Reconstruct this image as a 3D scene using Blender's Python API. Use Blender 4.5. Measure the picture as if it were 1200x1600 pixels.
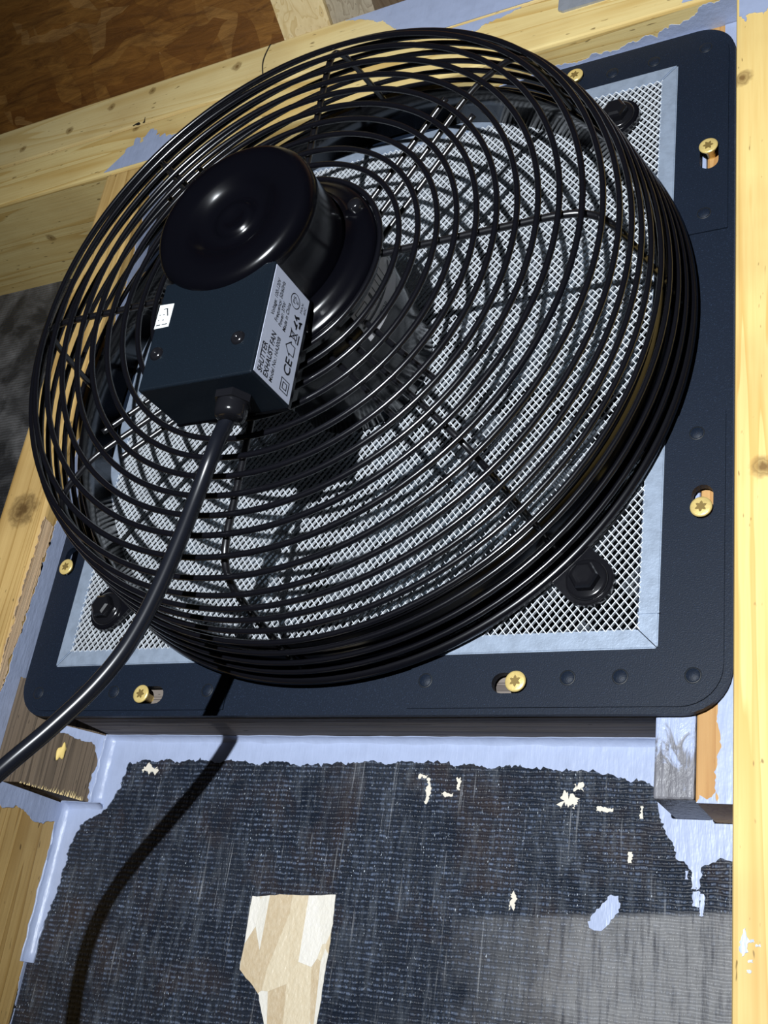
import bpy, bmesh, math, random
from mathutils import Vector, Matrix
from mathutils.geometry import delaunay_2d_cdt
random.seed(7)
for o in list(bpy.data.objects): bpy.data.objects.remove(o)
S = bpy.context.scene
C = S.collection
PI = math.pi

# ------------------------------------------------------------------ camera, world, light, exposure
# X runs along the wall, Z up, Y into the wall; the fan plate is the plane y = 0
cam_d = bpy.data.cameras.new('camera'); cam = bpy.data.objects.new('camera', cam_d); C.objects.link(cam)
right = Vector((0.88268, 0.44975, 0.13638)); down = Vector((-0.08608, 0.44000, -0.89386)); fwd = Vector((-0.46202, 0.77725, 0.42710))
cm = Matrix((right, -down, -fwd)).transposed().to_4x4(); cm.translation = (0.34602, -0.53444, -0.39865)
cam.matrix_world = cm
cam_d.sensor_fit = 'VERTICAL'; cam_d.sensor_height = 32.0; cam_d.lens = 1770 / 1600 * 32.0
cam_d.clip_start = 0.01; cam_d.clip_end = 20
S.camera = cam
W = bpy.data.worlds.new('world'); S.world = W; W.use_nodes = True
W.node_tree.nodes['Background'].inputs[0].default_value = (0.75, 0.85, 1.0, 1)
W.node_tree.nodes['Background'].inputs[1].default_value = 0.012
lamp_d = bpy.data.lights.new('work_light', 'SPOT'); lamp = bpy.data.objects.new('work_light', lamp_d); C.objects.link(lamp)
lamp_d.energy = 63; lamp_d.color = (0.90, 0.95, 1.0); lamp_d.shadow_soft_size = 0.005
lamp_d.spot_size = math.radians(80); lamp_d.spot_blend = 1.0
lamp.location = (0.24, -0.95, -0.27)
lamp.rotation_euler = (Vector((0.10, 0, -0.07)) - lamp.location).to_track_quat('-Z', 'Y').to_euler()
S.view_settings.view_transform = 'Standard'; S.view_settings.look = 'None'
S.view_settings.gamma = 1.0; S.view_settings.use_curve_mapping = False; S.view_settings.exposure = 0.0

# ------------------------------------------------------------------ node helpers and materials
class N:
    def __init__(s, name):
        s.m = bpy.data.materials.new(name); s.m.use_nodes = True
        s.t = s.m.node_tree; s.b = s.t.nodes['Principled BSDF']
        s.co = s.t.nodes.new('ShaderNodeTexCoord').outputs['Object']
    def n(s, typ, **kw):
        x = s.t.nodes.new(typ)
        for k, v in kw.items(): setattr(x, k, v)
        return x
    def link(s, a, b): s.t.links.new(a, b)
    def put(s, inp, v):
        if hasattr(v, 'links') or hasattr(v, 'is_linked'): s.t.links.new(v, inp)
        else: inp.default_value = v
    def mapping(s, scale=(1, 1, 1), loc=(0, 0, 0), rot=(0, 0, 0), vec=None):
        m = s.n('ShaderNodeMapping'); m.inputs['Scale'].default_value = scale
        m.inputs['Location'].default_value = loc; m.inputs['Rotation'].default_value = rot
        s.link(vec or s.co, m.inputs['Vector']); return m.outputs[0]
    def noise(s, vec, scale=5, detail=4, rough=0.55, dist=0.0, color=False):
        x = s.n('ShaderNodeTexNoise'); x.inputs['Scale'].default_value = scale; x.inputs['Detail'].default_value = detail
        x.inputs['Roughness'].default_value = rough; x.inputs['Distortion'].default_value = dist
        s.link(vec, x.inputs['Vector']); return x.outputs['Color' if color else 'Fac']
    def ramp(s, fac, stops):
        r = s.n('ShaderNodeValToRGB'); e = r.color_ramp.elements
        while len(e) < len(stops): e.new(0.5)
        for k, (p, c) in enumerate(stops):
            e[k].position = p; e[k].color = (c, c, c, 1) if isinstance(c, (int, float)) else (*c, 1)
        s.link(fac, r.inputs[0]); return r.outputs[0]
    def math(s, op, a, b=0.0, c=0.0):
        x = s.n('ShaderNodeMath', operation=op)
        s.put(x.inputs[0], a); s.put(x.inputs[1], b); s.put(x.inputs[2], c); return x.outputs[0]
    def mix(s, fac, a, b, mode='MIX'):
        x = s.n('ShaderNodeMix', data_type='RGBA', blend_type=mode)
        s.put(x.inputs[0], fac)
        for i, v in ((6, a), (7, b)):
            if isinstance(v, tuple): x.inputs[i].default_value = (*v[:3], 1)
            else: s.link(v, x.inputs[i])
        return x.outputs[2]
    def vdist(s, vec, p):
        x = s.n('ShaderNodeVectorMath', operation='DISTANCE'); s.link(vec, x.inputs[0]); x.inputs[1].default_value = p
        return x.outputs['Value']
    def bump(s, h, strength=0.3, dist=0.001, chain=None):
        x = s.n('ShaderNodeBump'); x.inputs['Strength'].default_value = strength; x.inputs['Distance'].default_value = dist
        s.link(h, x.inputs['Height'])
        if chain is not None: s.link(chain, x.inputs['Normal'])
        return x.outputs[0]
    def done(s, color=None, rough=0.5, metal=0.0, normal=None, spec=None, coat=None):
        if color is not None:
            if isinstance(color, tuple): s.b.inputs['Base Color'].default_value = (*color[:3], 1)
            else: s.link(color, s.b.inputs['Base Color'])
        s.put(s.b.inputs['Roughness'], rough); s.b.inputs['Metallic'].default_value = metal
        if spec is not None: s.b.inputs['Specular IOR Level'].default_value = spec
        if coat: s.b.inputs['Coat Weight'].default_value = coat; s.b.inputs['Coat Roughness'].default_value = 0.12
        if normal is not None: s.link(normal, s.b.inputs['Normal'])
        return s.m

def wood(name, axis, light, mid, dark, ring_axis=None, seed=0.0, knots=(), bands=28, specks=True, rough=0.6, bumps=0.25):
    """pine: long fibres on one axis, late-wood bands, knots at given points"""
    s = N(name)
    st = [60.0, 60.0, 60.0]; st[axis] = 2.2
    v = s.mapping(tuple(st), (seed, seed * 1.7, seed * 0.6))
    warp = s.noise(s.mapping((3, 3, 3), (seed, 0, 0)), 2.2, 2, 0.5)
    st2 = [bands, bands, bands]; st2[axis] = 1.1
    lv = s.mapping(tuple(st2), (seed * 2, seed, seed))
    bandn = s.noise(lv, 1.6, 2, 0.45, 0.6)
    saw = s.math('FRACT', s.math('MULTIPLY_ADD', bandn, 7.0, warp))
    band = s.ramp(saw, [(0.0, 0.0), (0.55, 0.22), (0.86, 0.85), (0.95, 1.0), (1.0, 0.0)])
    fine = s.noise(v, 6.0, 5, 0.65)
    col = s.mix(band, light, mid)
    col = s.mix(s.math('MULTIPLY', s.ramp(fine, [(0.42, 0.0), (0.72, 1.0)]), 0.45), col, mid)
    blot = s.noise(s.mapping((5, 5, 5), (seed * 3, 2, 1)), 2.0, 3, 0.6)
    col = s.mix(s.math('MULTIPLY', s.ramp(blot, [(0.48, 0.0), (0.75, 1.0)]), 0.35), col, dark)
    if specks:
        st3 = [420.0] * 3; st3[axis] = 120.0
        sp = s.noise(s.mapping(tuple(st3), (seed, 3, 3)), 1.0, 1, 0.5)
        col = s.mix(s.math('MULTIPLY', s.ramp(sp, [(0.72, 0.0), (0.78, 1.0)]), 0.7), col, tuple(c * 0.35 for c in dark))
    wob = s.noise(s.mapping((150, 150, 150)), 1.0, 3, 0.6)
    for kp, kr in knots:
        d = s.math('MULTIPLY_ADD', wob, kr * 2.2, s.math('SUBTRACT', s.vdist(s.co, kp), kr * 0.8))
        k = s.ramp(s.math('DIVIDE', d, kr * 2.6), [(0.25, 1.0), (0.55, 0.55), (0.62, 0.75), (1.0, 0.0)])
        col = s.mix(k, col, tuple(c * 0.55 for c in dark))
    return s.done(col, rough, 0, s.bump(s.math('ADD', fine, s.math('MULTIPLY', band, 0.4)), bumps, 0.0008), spec=0.3)

PINE_L, PINE_M, PINE_D = (0.80, 0.60, 0.24), (0.66, 0.44, 0.15), (0.42, 0.24, 0.075)
M = {}
M['pine_right'] = wood('pine_right_stud', 2, (0.86, 0.64, 0.25), (0.72, 0.46, 0.14), PINE_D, seed=1.3, bands=34, knots=[((0.2434, -0.02, 0.158), 0.003), ((0.2535, -0.02, -0.111), 0.0032)])
M['pine_left'] = wood('pine_left_stud', 2, (0.64, 0.43, 0.165), (0.42, 0.25, 0.075), (0.20, 0.11, 0.035), seed=4.1, bands=30, knots=[((-0.258, -0.021, -0.085), 0.007), ((-0.268, -0.021, -0.135), 0.003)])
M['pine_header'] = wood('pine_header', 0, (0.80, 0.63, 0.28), (0.62, 0.41, 0.13), (0.36, 0.20, 0.055), seed=7.7, bands=22, knots=[((-0.39, 0.031, 0.235), 0.0025), ((-0.262, -0.021, 0.281), 0.002), ((-0.46, -0.02, 0.262), 0.008)])
M['pine_upper'] = wood('pine_upper_beam', 0, (0.80, 0.64, 0.31), (0.66, 0.47, 0.18), (0.42, 0.25, 0.08), seed=12.4, bands=20, knots=[((-0.30, -0.021, 0.318), 0.0022), ((-0.255, -0.021, 0.322), 0.002), ((-0.165, -0.021, 0.318), 0.0024), ((-0.345, -0.021, 0.305), 0.0022), ((-0.40, -0.021, 0.300), 0.002)])
M['pine_rafter'] = wood('pine_rafter', 1, (0.74, 0.60, 0.34), (0.58, 0.43, 0.2), (0.36, 0.25, 0.11), seed=2.9, bands=46)
M['grey_rafter'] = wood('weathered_rafter', 1, (0.42, 0.36, 0.26), (0.27, 0.22, 0.15), (0.15, 0.12, 0.08), seed=6.4, bands=60)
M['brown_jamb'] = wood('weathered_jamb', 2, (0.15, 0.11, 0.075), (0.075, 0.055, 0.038), (0.025, 0.02, 0.017), seed=3.3, bands=75, bumps=0.6, rough=0.75)
M['dark_sill'] = wood('weathered_sill', 0, (0.26, 0.22, 0.19), (0.11, 0.09, 0.08), (0.03, 0.026, 0.022), seed=5.2, bands=80, bumps=0.8, rough=0.75)
M['orange_strip'] = wood('orange_pine', 2, (0.58, 0.34, 0.13), (0.44, 0.22, 0.07), (0.25, 0.11, 0.035), seed=8.8, bands=60)

def paint_mat(name, col=(0.37, 0.43, 0.60)):
    s = N(name)
    n1 = s.noise(s.mapping((1, 1, 1)), 90, 3, 0.5); n2 = s.noise(s.mapping((40, 40, 8)), 6, 3, 0.6)
    c = s.mix(s.math('MULTIPLY', s.ramp(n1, [(0.45, 0.0), (0.8, 1.0)]), 0.4), col, tuple(k * 0.72 for k in col))
    return s.done(c, 0.38, 0, s.bump(s.math('ADD', n1, n2), 0.35, 0.0012), spec=0.5)
M['paint'] = paint_mat('blue_grey_paint')

def smeared():
    s = N('smeared_paint_timber')
    n = s.noise(s.mapping((1, 1, 0.55)), 95, 5, 0.62, 1.2)
    sep = s.n('ShaderNodeSeparateXYZ'); s.link(s.co, sep.inputs[0])
    up = s.math('MULTIPLY_ADD', sep.outputs['Z'], 22.0, 5.55)
    f = s.ramp(s.math('ADD', n, s.math('MULTIPLY', up, 0.55)), [(0.50, 0.0), (0.60, 1.0)])
    g = s.noise(s.mapping((260, 200, 30)), 1.0, 4, 0.6)
    base = s.mix(g, (0.045, 0.04, 0.045), (0.28, 0.28, 0.31))
    return s.done(s.mix(f, base, (0.37, 0.43, 0.60)), 0.4, 0, s.bump(s.math('ADD', n, g), 0.7, 0.0015))
M['smeared'] = smeared()

def panel_mat(name, grey_zone=True):
    s = N(name)
    sep = s.n('ShaderNodeSeparateXYZ'); s.link(s.co, sep.inputs[0])
    X, Z = sep.outputs['X'], sep.outputs['Z']
    # woven ribs of the film, broken into short dashes
    wv = s.n('ShaderNodeTexWave', wave_type='BANDS', bands_direction='Z', wave_profile='SIN')
    wv.inputs['Scale'].default_value = 105; wv.inputs['Distortion'].default_value = 2.2; wv.inputs['Detail'].default_value = 2
    wv.inputs['Detail Scale'].default_value = 1.0
    s.link(s.co, wv.inputs['Vector'])
    dash = s.noise(s.mapping((830, 830, 190)), 1.0, 2, 0.6)
    big = s.noise(s.mapping((1, 1, 1)), 26, 4, 0.6, 0.8)
    # long scratches
    scr = s.noise(s.mapping((700, 50, 16), rot=(0, 0.55, 0)), 1.0, 2, 0.5)
    scr2 = s.noise(s.mapping((560, 50, 14), (3, 0, 1), rot=(0, -0.25, 0)), 1.0, 2, 0.5)
    sm = s.math('MAXIMUM', s.ramp(scr, [(0.66, 0.0), (0.73, 1.0)]), s.ramp(scr2, [(0.67, 0.0), (0.75, 1.0)]))
    sm = s.math('MULTIPLY', sm, s.ramp(big, [(0.42, 0.0), (0.6, 1.0)]))
    patch = s.ramp(s.noise(s.mapping((1, 1, 1), (4.2, 0, 1.3)), 17, 4, 0.65, 1.2), [(0.36, 0.15), (0.56, 1.0)])
    brown = s.ramp(s.noise(s.mapping((1, 1, 1), (1.7, 0, 5.1)), 21, 4, 0.65, 0.6), [(0.50, 0.0), (0.68, 0.8)])
    col = s.mix(s.ramp(big, [(0.35, 0.0), (0.75, 1.0)]), (0.008, 0.012, 0.021), (0.018, 0.023, 0.034))
    col = s.mix(brown, col, (0.030, 0.022, 0.022))
    haze = s.noise(s.mapping((210, 60, 45), rot=(0, 0.12, 0)), 1.0, 5, 0.7)
    col = s.mix(s.ramp(haze, [(0.50, 0.0), (0.80, 0.42)]), col, (0.16, 0.18, 0.21))
    col = s.mix(s.math('MULTIPLY', s.math('MULTIPLY', s.ramp(dash, [(0.46, 0.0), (0.66, 1.0)]), s.ramp(wv.outputs['Fac'], [(0.3, 0.0), (0.8, 1.0)])), s.math('MULTIPLY', patch, s.math('MULTIPLY_ADD', big, 0.8, 0.12))), col, (0.17, 0.22, 0.33))  # specular dashes along the ribs, painted in as pale blue-grey
    spark = s.noise(s.mapping((1000, 1000, 420), (9, 0, 2)), 1.0, 1, 0.5)
    col = s.mix(s.math('MULTIPLY', s.ramp(spark, [(0.70, 0.0), (0.76, 1.0)]), patch), col, (0.55, 0.60, 0.66))  # glints of the glossy film painted into the colour as bright dots
    col = s.mix(s.math('MULTIPLY', sm, 0.55), col, (0.30, 0.31, 0.33))
    if grey_zone:
        # paler grey zone low on the right: sharp upper edge, fading to the left
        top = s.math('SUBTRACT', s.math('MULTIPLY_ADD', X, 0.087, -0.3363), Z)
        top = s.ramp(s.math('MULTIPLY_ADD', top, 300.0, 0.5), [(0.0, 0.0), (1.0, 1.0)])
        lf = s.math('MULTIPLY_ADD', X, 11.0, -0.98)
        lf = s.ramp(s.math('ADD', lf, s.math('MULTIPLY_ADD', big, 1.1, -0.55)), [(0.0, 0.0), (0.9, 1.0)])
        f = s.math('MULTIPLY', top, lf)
        grey_col = s.mix(s.noise(s.mapping((60, 60, 25)), 3.0, 5, 0.7), (0.10, 0.095, 0.09), (0.33, 0.32, 0.31))
        grey_col = s.mix(s.math('MULTIPLY', dash, 0.5), grey_col, (0.42, 0.43, 0.46))
        grey_col = s.mix(s.math('MULTIPLY', s.ramp(s.noise(s.mapping((420, 50, 40), rot=(0, 0.5, 0)), 1.0, 3, 0.6), [(0.5, 0.0), (0.75, 1.0)]), 0.8), grey_col, (0.05, 0.05, 0.06))
        col = s.mix(s.math('MULTIPLY', f, 0.8), col, grey_col)
    else:
        col = s.mix(s.ramp(big, [(0.4, 0.0), (0.7, 1.0)]), (0.03, 0.03, 0.032), (0.17, 0.165, 0.165))
    h = s.math('ADD', s.math('MULTIPLY', wv.outputs['Fac'], dash), s.math('MULTIPLY', big, 0.8))
    return s.done(col, s.math('MULTIPLY_ADD', big, 0.35, 0.22), 0, s.bump(h, 0.9, 0.0012), spec=0.42)
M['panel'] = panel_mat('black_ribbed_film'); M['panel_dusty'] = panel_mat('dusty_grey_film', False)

def osb():
    s = N('osb_flakes')
    wob = s.n('ShaderNodeVectorMath', operation='MULTIPLY_ADD')
    s.link(s.noise(s.mapping((14, 14, 14)), 1.0, 2, 0.5, 0, True), wob.inputs[0]); wob.inputs[1].default_value = (0.035, 0.035, 0.035); s.link(s.co, wob.inputs[2])
    def layer(sc, rot, loc):
        v = s.n('ShaderNodeTexVoronoi', feature='F1'); v.inputs['Scale'].default_value = 1.0
        s.link(s.mapping(sc, loc, (0, 0, rot), wob.outputs[0]), v.inputs['Vector']); return v
    a = layer((11, 46, 46), 0.45, (0, 0, 0)); b = layer((52, 13, 13), 0.2, (3, 1, 0)); c = layer((20, 70, 70), -0.75, (1, 5, 0))
    bw = s.n('ShaderNodeSeparateColor'); s.link(a.outputs['Color'], bw.inputs[0])
    bw2 = s.n('ShaderNodeSeparateColor'); s.link(b.outputs['Color'], bw2.inputs[0])
    bw3 = s.n('ShaderNodeSeparateColor'); s.link(c.outputs['Color'], bw3.inputs[0])
    st = [(0.0, (0.22, 0.085, 0.014)), (0.35, (0.30, 0.125, 0.022)), (0.85, (0.38, 0.175, 0.036)), (1.0, (0.48, 0.26, 0.085))]
    col = s.mix(s.ramp(bw.outputs[1], [(0.45, 0.0), (0.5, 1.0)]), s.ramp(bw2.outputs[0], st), s.ramp(bw.outputs[0], st))
    col = s.mix(s.ramp(bw3.outputs[1], [(0.7, 0.0), (0.75, 1.0)]), col, s.ramp(bw3.outputs[0], st))
    fib = s.noise(s.mapping((22, 130, 130), rot=(0, 0, 0.5)), 1.0, 5, 0.7, 0.8)
    col = s.mix(s.ramp(fib, [(0.36, 0.0), (0.70, 0.9)]), col, (0.10, 0.036, 0.007))
    return s.done(col, 0.55, 0, s.bump(s.math('ADD', bw.outputs[0], s.math('ADD', bw2.outputs[0], fib)), 0.5, 0.002))
M['osb'] = osb()

def black(name, col, rough, bumpy=0.0, scale=2200, spec=0.5, coat=None):
    s = N(name); nrm = None
    if bumpy:
        n = s.noise(s.mapping((1, 1, 1)), scale, 2, 0.6); nrm = s.bump(n, bumpy, 0.0004)
        c = s.mix(s.ramp(n, [(0.60, 0.0), (0.75, 1.0)]), col, tuple(k * 3.0 for k in col))
        return s.done(c, rough, 0, nrm, spec)
    return s.done(col, rough, 0, None, spec, coat)
M['plate'] = black('powder_coat_plate', (0.0075, 0.0125, 0.024), 0.50, 0.35, 1500, spec=0.22)
M['guard'] = black('gloss_black_wire', (0.004, 0.004, 0.006), 0.22, 0, spec=0.75)
M['spoke'] = black('gloss_black_rod', (0.005, 0.005, 0.007), 0.30, 0, spec=1.0)
M['collar'] = black('satin_black_collar', (0.003, 0.003, 0.004), 0.16, 0, spec=0.4)
M['motor'] = black('gloss_black_motor', (0.002, 0.002, 0.0035), 0.19, 0, spec=0.5)
M['box'] = black('satin_black_box', (0.0045, 0.008, 0.013), 0.42, 0.15, 1800, spec=0.25)
M['cable'] = black('black_rubber_cable', (0.007, 0.008, 0.012), 0.27, 0, spec=0.45)
M['screwblack'] = black('black_screw', (0.008, 0.008, 0.01), 0.15, 0, spec=0.8)
M['duct'] = black('duct_black', (0.010, 0.012, 0.015), 0.5, 0)
M['slat'] = black('shutter_grey', (0.045, 0.055, 0.068), 0.5, 0)
M['blade'] = black('fan_blade_grey', (0.030, 0.042, 0.055), 0.35, 0)
M['ink'] = black('label_ink', (0.006, 0.007, 0.012), 0.5, 0)
M['pencil'] = black('dark_hairline', (0.012, 0.01, 0.008), 0.7, 0)

def galv(name, col, metal, rough):
    s = N(name); n = s.noise(s.mapping((1, 1, 1)), 140, 4, 0.6); n2 = s.noise(s.mapping((1, 1, 1)), 700, 3, 0.6)
    c = s.mix(s.math('MULTIPLY', s.ramp(n, [(0.4, 0.0), (0.7, 1.0)]), 0.5), col, tuple(k * 0.6 for k in col))
    return s.done(c, rough, metal, s.bump(s.math('ADD', n, n2), 0.25, 0.0005))
M['galv'] = galv('galvanised_steel', (0.36, 0.43, 0.54), 0.3, 0.40)
M['wire'] = galv('bright_mesh_wire', (0.84, 0.88, 0.93), 0.0, 0.35)
M['strap'] = galv('galvanised_strap', (0.42, 0.45, 0.50), 0.4, 0.4)
M['brass'] = galv('yellow_zinc_screw', (0.90, 0.68, 0.25), 0.35, 0.32)
M['label'] = N('white_label').done((0.56, 0.60, 0.73), 0.4)
M['speck'] = N('pale_speck').done((0.72, 0.66, 0.55), 0.6)
M['sticker'] = N('white_sticker').done((0.82, 0.86, 0.86), 0.45)
M['tag'] = N('grey_motor_tag').done((0.62, 0.61, 0.62), 0.4)
M['fibre'] = N('pale_fibres').done((0.85, 0.68, 0.36), 0.7)
M['foam'] = N('yellow_foam').done((0.85, 0.62, 0.20), 0.6)
def pale_patch():
    s = N('mottled_pale')
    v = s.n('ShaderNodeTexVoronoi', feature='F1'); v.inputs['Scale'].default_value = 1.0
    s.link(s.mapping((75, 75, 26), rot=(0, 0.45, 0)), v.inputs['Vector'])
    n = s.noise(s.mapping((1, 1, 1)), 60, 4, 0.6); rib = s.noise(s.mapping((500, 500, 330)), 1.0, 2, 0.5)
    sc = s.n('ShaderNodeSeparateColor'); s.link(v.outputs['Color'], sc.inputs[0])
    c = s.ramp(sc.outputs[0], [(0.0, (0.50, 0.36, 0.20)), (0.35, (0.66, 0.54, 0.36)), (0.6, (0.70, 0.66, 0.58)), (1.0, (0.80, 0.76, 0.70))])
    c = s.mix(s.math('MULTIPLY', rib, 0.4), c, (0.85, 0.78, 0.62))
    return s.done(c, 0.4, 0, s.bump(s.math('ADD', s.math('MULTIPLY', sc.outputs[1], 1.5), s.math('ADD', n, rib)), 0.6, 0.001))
M['pale_patch'] = pale_patch()

# ------------------------------------------------------------------ mesh helpers
def mesh_obj(name, me, mat, parent=None, smooth=False):
    o = bpy.data.objects.new(name, me); C.objects.link(o)
    if not me.materials: me.materials.append(M[mat] if isinstance(mat, str) else mat)
    if smooth: me.polygons.foreach_set('use_smooth', [True] * len(me.polygons))
    if parent: o.parent = parent
    return o
def from_bm(name, bm, mat, parent=None, smooth=False):
    me = bpy.data.meshes.new(name); bmesh.ops.recalc_face_normals(bm, faces=bm.faces); bm.to_mesh(me); bm.free()
    return mesh_obj(name, me, mat, parent, smooth)
def pyd(name, v, f, mat, parent=None, smooth=False):
    me = bpy.data.meshes.new(name); me.from_pydata([tuple(p) for p in v], [], f); me.update()
    return mesh_obj(name, me, mat, parent, smooth)
def tag(o, label, cat, group=None, kind=None):
    if label: o['label'] = label
    if cat: o['category'] = cat
    if group: o['group'] = group
    if kind: o['kind'] = kind
    return o
def empty(name, loc=(0, 0, 0)):
    o = bpy.data.objects.new(name, None); C.objects.link(o); o.location = loc; o.empty_display_size = 0.02; return o
def bm_box(bm, x0, x1, y0, y1, z0, z1):
    v = [bm.verts.new((x, y, z)) for x in (x0, x1) for y in (y0, y1) for z in (z0, z1)]
    for a in ((0, 1, 3, 2), (4, 6, 7, 5), (0, 4, 5, 1), (2, 3, 7, 6), (0, 2, 6, 4), (1, 5, 7, 3)):
        bm.faces.new([v[i] for i in a])
def box(name, x0, x1, y0, y1, z0, z1, mat, parent=None, bev=0.0, seg=2):
    bm = bmesh.new(); bm_box(bm, x0, x1, y0, y1, z0, z1)
    if bev: bmesh.ops.bevel(bm, geom=bm.edges[:], offset=bev, segments=seg, affect='EDGES', profile=0.5)
    return from_bm(name, bm, mat, parent)
def lathe(name, prof, mat, parent=None, seg=96, smooth=True, centre=(0, 0)):
    """prof: (radius, height above the plate); axis is the fan axis (-Y)"""
    v, f = [], []
    n = len(prof)
    for i in range(seg):
        a = 2 * PI * i / seg
        for r, h in prof: v.append((centre[0] + r * math.cos(a), -h, centre[1] + r * math.sin(a)))
    for i in range(seg):
        j = (i + 1) % seg
        for k in range(n - 1): f.append((i * n + k, i * n + k + 1, j * n + k + 1, j * n + k))
    o = pyd(name, v, f, mat, parent, smooth)
    bm = bmesh.new(); bm.from_mesh(o.data); bmesh.ops.remove_doubles(bm, verts=bm.verts, dist=1e-6)
    bmesh.ops.recalc_face_normals(bm, faces=bm.faces); bm.to_mesh(o.data); bm.free()
    return o
def smooth_path(pts, sub=8):
    P = [Vector(p) for p in pts]; out = []
    for i in range(len(P) - 1):
        p0, p1, p2, p3 = P[max(i - 1, 0)], P[i], P[i + 1], P[min(i + 2, len(P) - 1)]
        for k in range(sub):
            t = k / sub
            out.append(0.5 * ((2 * p1) + (p2 - p0) * t + (2 * p0 - 5 * p1 + 4 * p2 - p3) * t * t + (3 * p1 - p0 - 3 * p2 + p3) * t ** 3))
    out.append(P[-1]); return out
def tube(name, path, r, mat, parent=None, seg=8, closed=False):
    P = [Vector(p) for p in path]; v, f = [], []; n = len(P)
    up = None
    for i, p in enumerate(P):
        a = P[(i - 1) % n] if (closed or i) else P[0]; b = P[(i + 1) % n] if (closed or i < n - 1) else P[-1]
        t = (b - a).normalized()
        if up is None: up = t.orthogonal().normalized()
        up = (up - t * up.dot(t)).normalized(); w = t.cross(up)
        rr = r(i / max(n - 1, 1)) if callable(r) else r
        for k in range(seg):
            an = 2 * PI * k / seg; v.append(p + up * (math.cos(an) * rr) + w * (math.sin(an) * rr))
    for i in range(n if closed else n - 1):
        j = (i + 1) % n
        for k in range(seg):
            l = (k + 1) % seg; f.append((i * seg + k, i * seg + l, j * seg + l, j * seg + k))
    if not closed: f += [tuple(range(seg))[::-1], tuple(range((n - 1) * seg, n * seg))]
    return pyd(name, v, f, mat, parent, True)
def ring(name, r, h, w, mat, parent, seg=128, sides=8):
    v, f = [], []
    for i in range(seg):
        a = 2 * PI * i / seg
        for k in range(sides):
            b = 2 * PI * k / sides; q = r + w * math.cos(b)
            v.append((q * math.cos(a), -(h + w * math.sin(b)), q * math.sin(a)))
    for i in range(seg):
        j = (i + 1) % seg
        for k in range(sides):
            l = (k + 1) % sides; f.append((i * sides + k, i * sides + l, j * sides + l, j * sides + k))
    return pyd(name, v, f, mat, parent, True)
def rough_outline(pts, closed_from=None, step=0.0014, amp=0.0012, flags=None):
    """subdivide an outline; edges with flag True get a ragged brush edge"""
    out = []; n = len(pts)
    for i in range(n):
        a = Vector(pts[i]); b = Vector(pts[(i + 1) % n])
        if flags is not None and not flags[i]: out.append(a); continue
        L = (b - a).length; k = max(1, int(L / step)); nn = Vector((-(b - a).y, (b - a).x)).normalized() if L else Vector((0, 0))
        s = random.random() * 10; w1 = random.uniform(120, 420); w2 = random.uniform(500, 900); wa = 0.0
        for j in range(k):
            t = j / k
            wa = 0.6 * wa + 0.7 * random.uniform(-1, 1)
            am = amp * (wa + 0.7 * math.sin(s + t * L * w1) + 0.3 * math.sin(2 * s + t * L * w2) + (random.uniform(0.6, 1.6) if random.random() < 0.07 else 0))
            out.append(a.lerp(b, t) + nn * (am if j else 0))
    return out
def sheet(name, pts, place, thick, mat, parent=None, flags=None, amp=0.0012, step=0.0014):
    """thin film with a ragged outline; place(u, v, d) maps outline and thickness into the scene"""
    o2 = rough_outline(pts, None, step, amp, flags)
    vs, es, fs, _, _, _ = delaunay_2d_cdt(o2, [], [list(range(len(o2)))], 1, 1e-7)
    bm = bmesh.new(); a = [bm.verts.new(place(p.x, p.y, thick)) for p in vs]
    for f in fs:
        try: bm.faces.new([a[i] for i in f])
        except ValueError: pass
    rim = [e for e in bm.edges if len(e.link_faces) == 1]
    b = {}
    for e in rim:
        for w in e.verts:
            if w not in b: p = vs[a.index(w)]; b[w] = bm.verts.new(place(p.x, p.y, -0.0001))
    for e in rim: bm.faces.new((e.verts[0], e.verts[1], b[e.verts[1]], b[e.verts[0]]))
    for w in [w for w in bm.verts if not w.link_faces]: bm.verts.remove(w)
    return from_bm(name, bm, mat, parent)
def rrect(x0, x1, z0, z1, r, seg=8):
    out = []
    for cx, cz, a0 in ((x1 - r, z1 - r, 0), (x0 + r, z1 - r, 90), (x0 + r, z0 + r, 180), (x1 - r, z0 + r, 270)):
        for k in range(seg + 1):
            a = math.radians(a0 + 90 * k / seg); out.append((cx + r * math.cos(a), cz + r * math.sin(a)))
    return out
def prism(bm, pts, y0, y1):
    a = [bm.verts.new((x, y0, z)) for x, z in pts]; b = [bm.verts.new((x, y1, z)) for x, z in pts]
    bm.faces.new(a); bm.faces.new(b[::-1])
    for i in range(len(a)):
        j = (i + 1) % len(a); bm.faces.new((a[j], a[i], b[i], b[j]))

# ------------------------------------------------------------------ the setting
PY, PL = 0.045, 0.087                                                # face of the wall panel
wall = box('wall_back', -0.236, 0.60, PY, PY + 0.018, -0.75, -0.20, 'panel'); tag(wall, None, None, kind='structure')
wl = box('wall_left', -1.30, -0.280, PL, PL + 0.018, -0.75, 0.26, 'panel_dusty'); tag(wl, None, None, kind='structure')
# sloping roof deck (flake board), rising towards the room
sl = math.radians(30); dY, dZ = -math.cos(sl), math.sin(sl)
def deck_pt(x, s, t): return (x, PL + 0.023 + s * dY + t * math.sin(sl), 0.352 + s * dZ + t * math.cos(sl))
v = [deck_pt(x, s, t) for x in (-1.5, 0.9) for s in (0.0, 1.1) for t in (0.0, 0.012)]
deck = pyd('ceiling', v, [(0, 1, 3, 2), (4, 6, 7, 5), (0, 4, 5, 1), (2, 3, 7, 6), (0, 2, 6, 4), (1, 5, 7, 3)], 'osb'); tag(deck, None, None, kind='structure')

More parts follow.
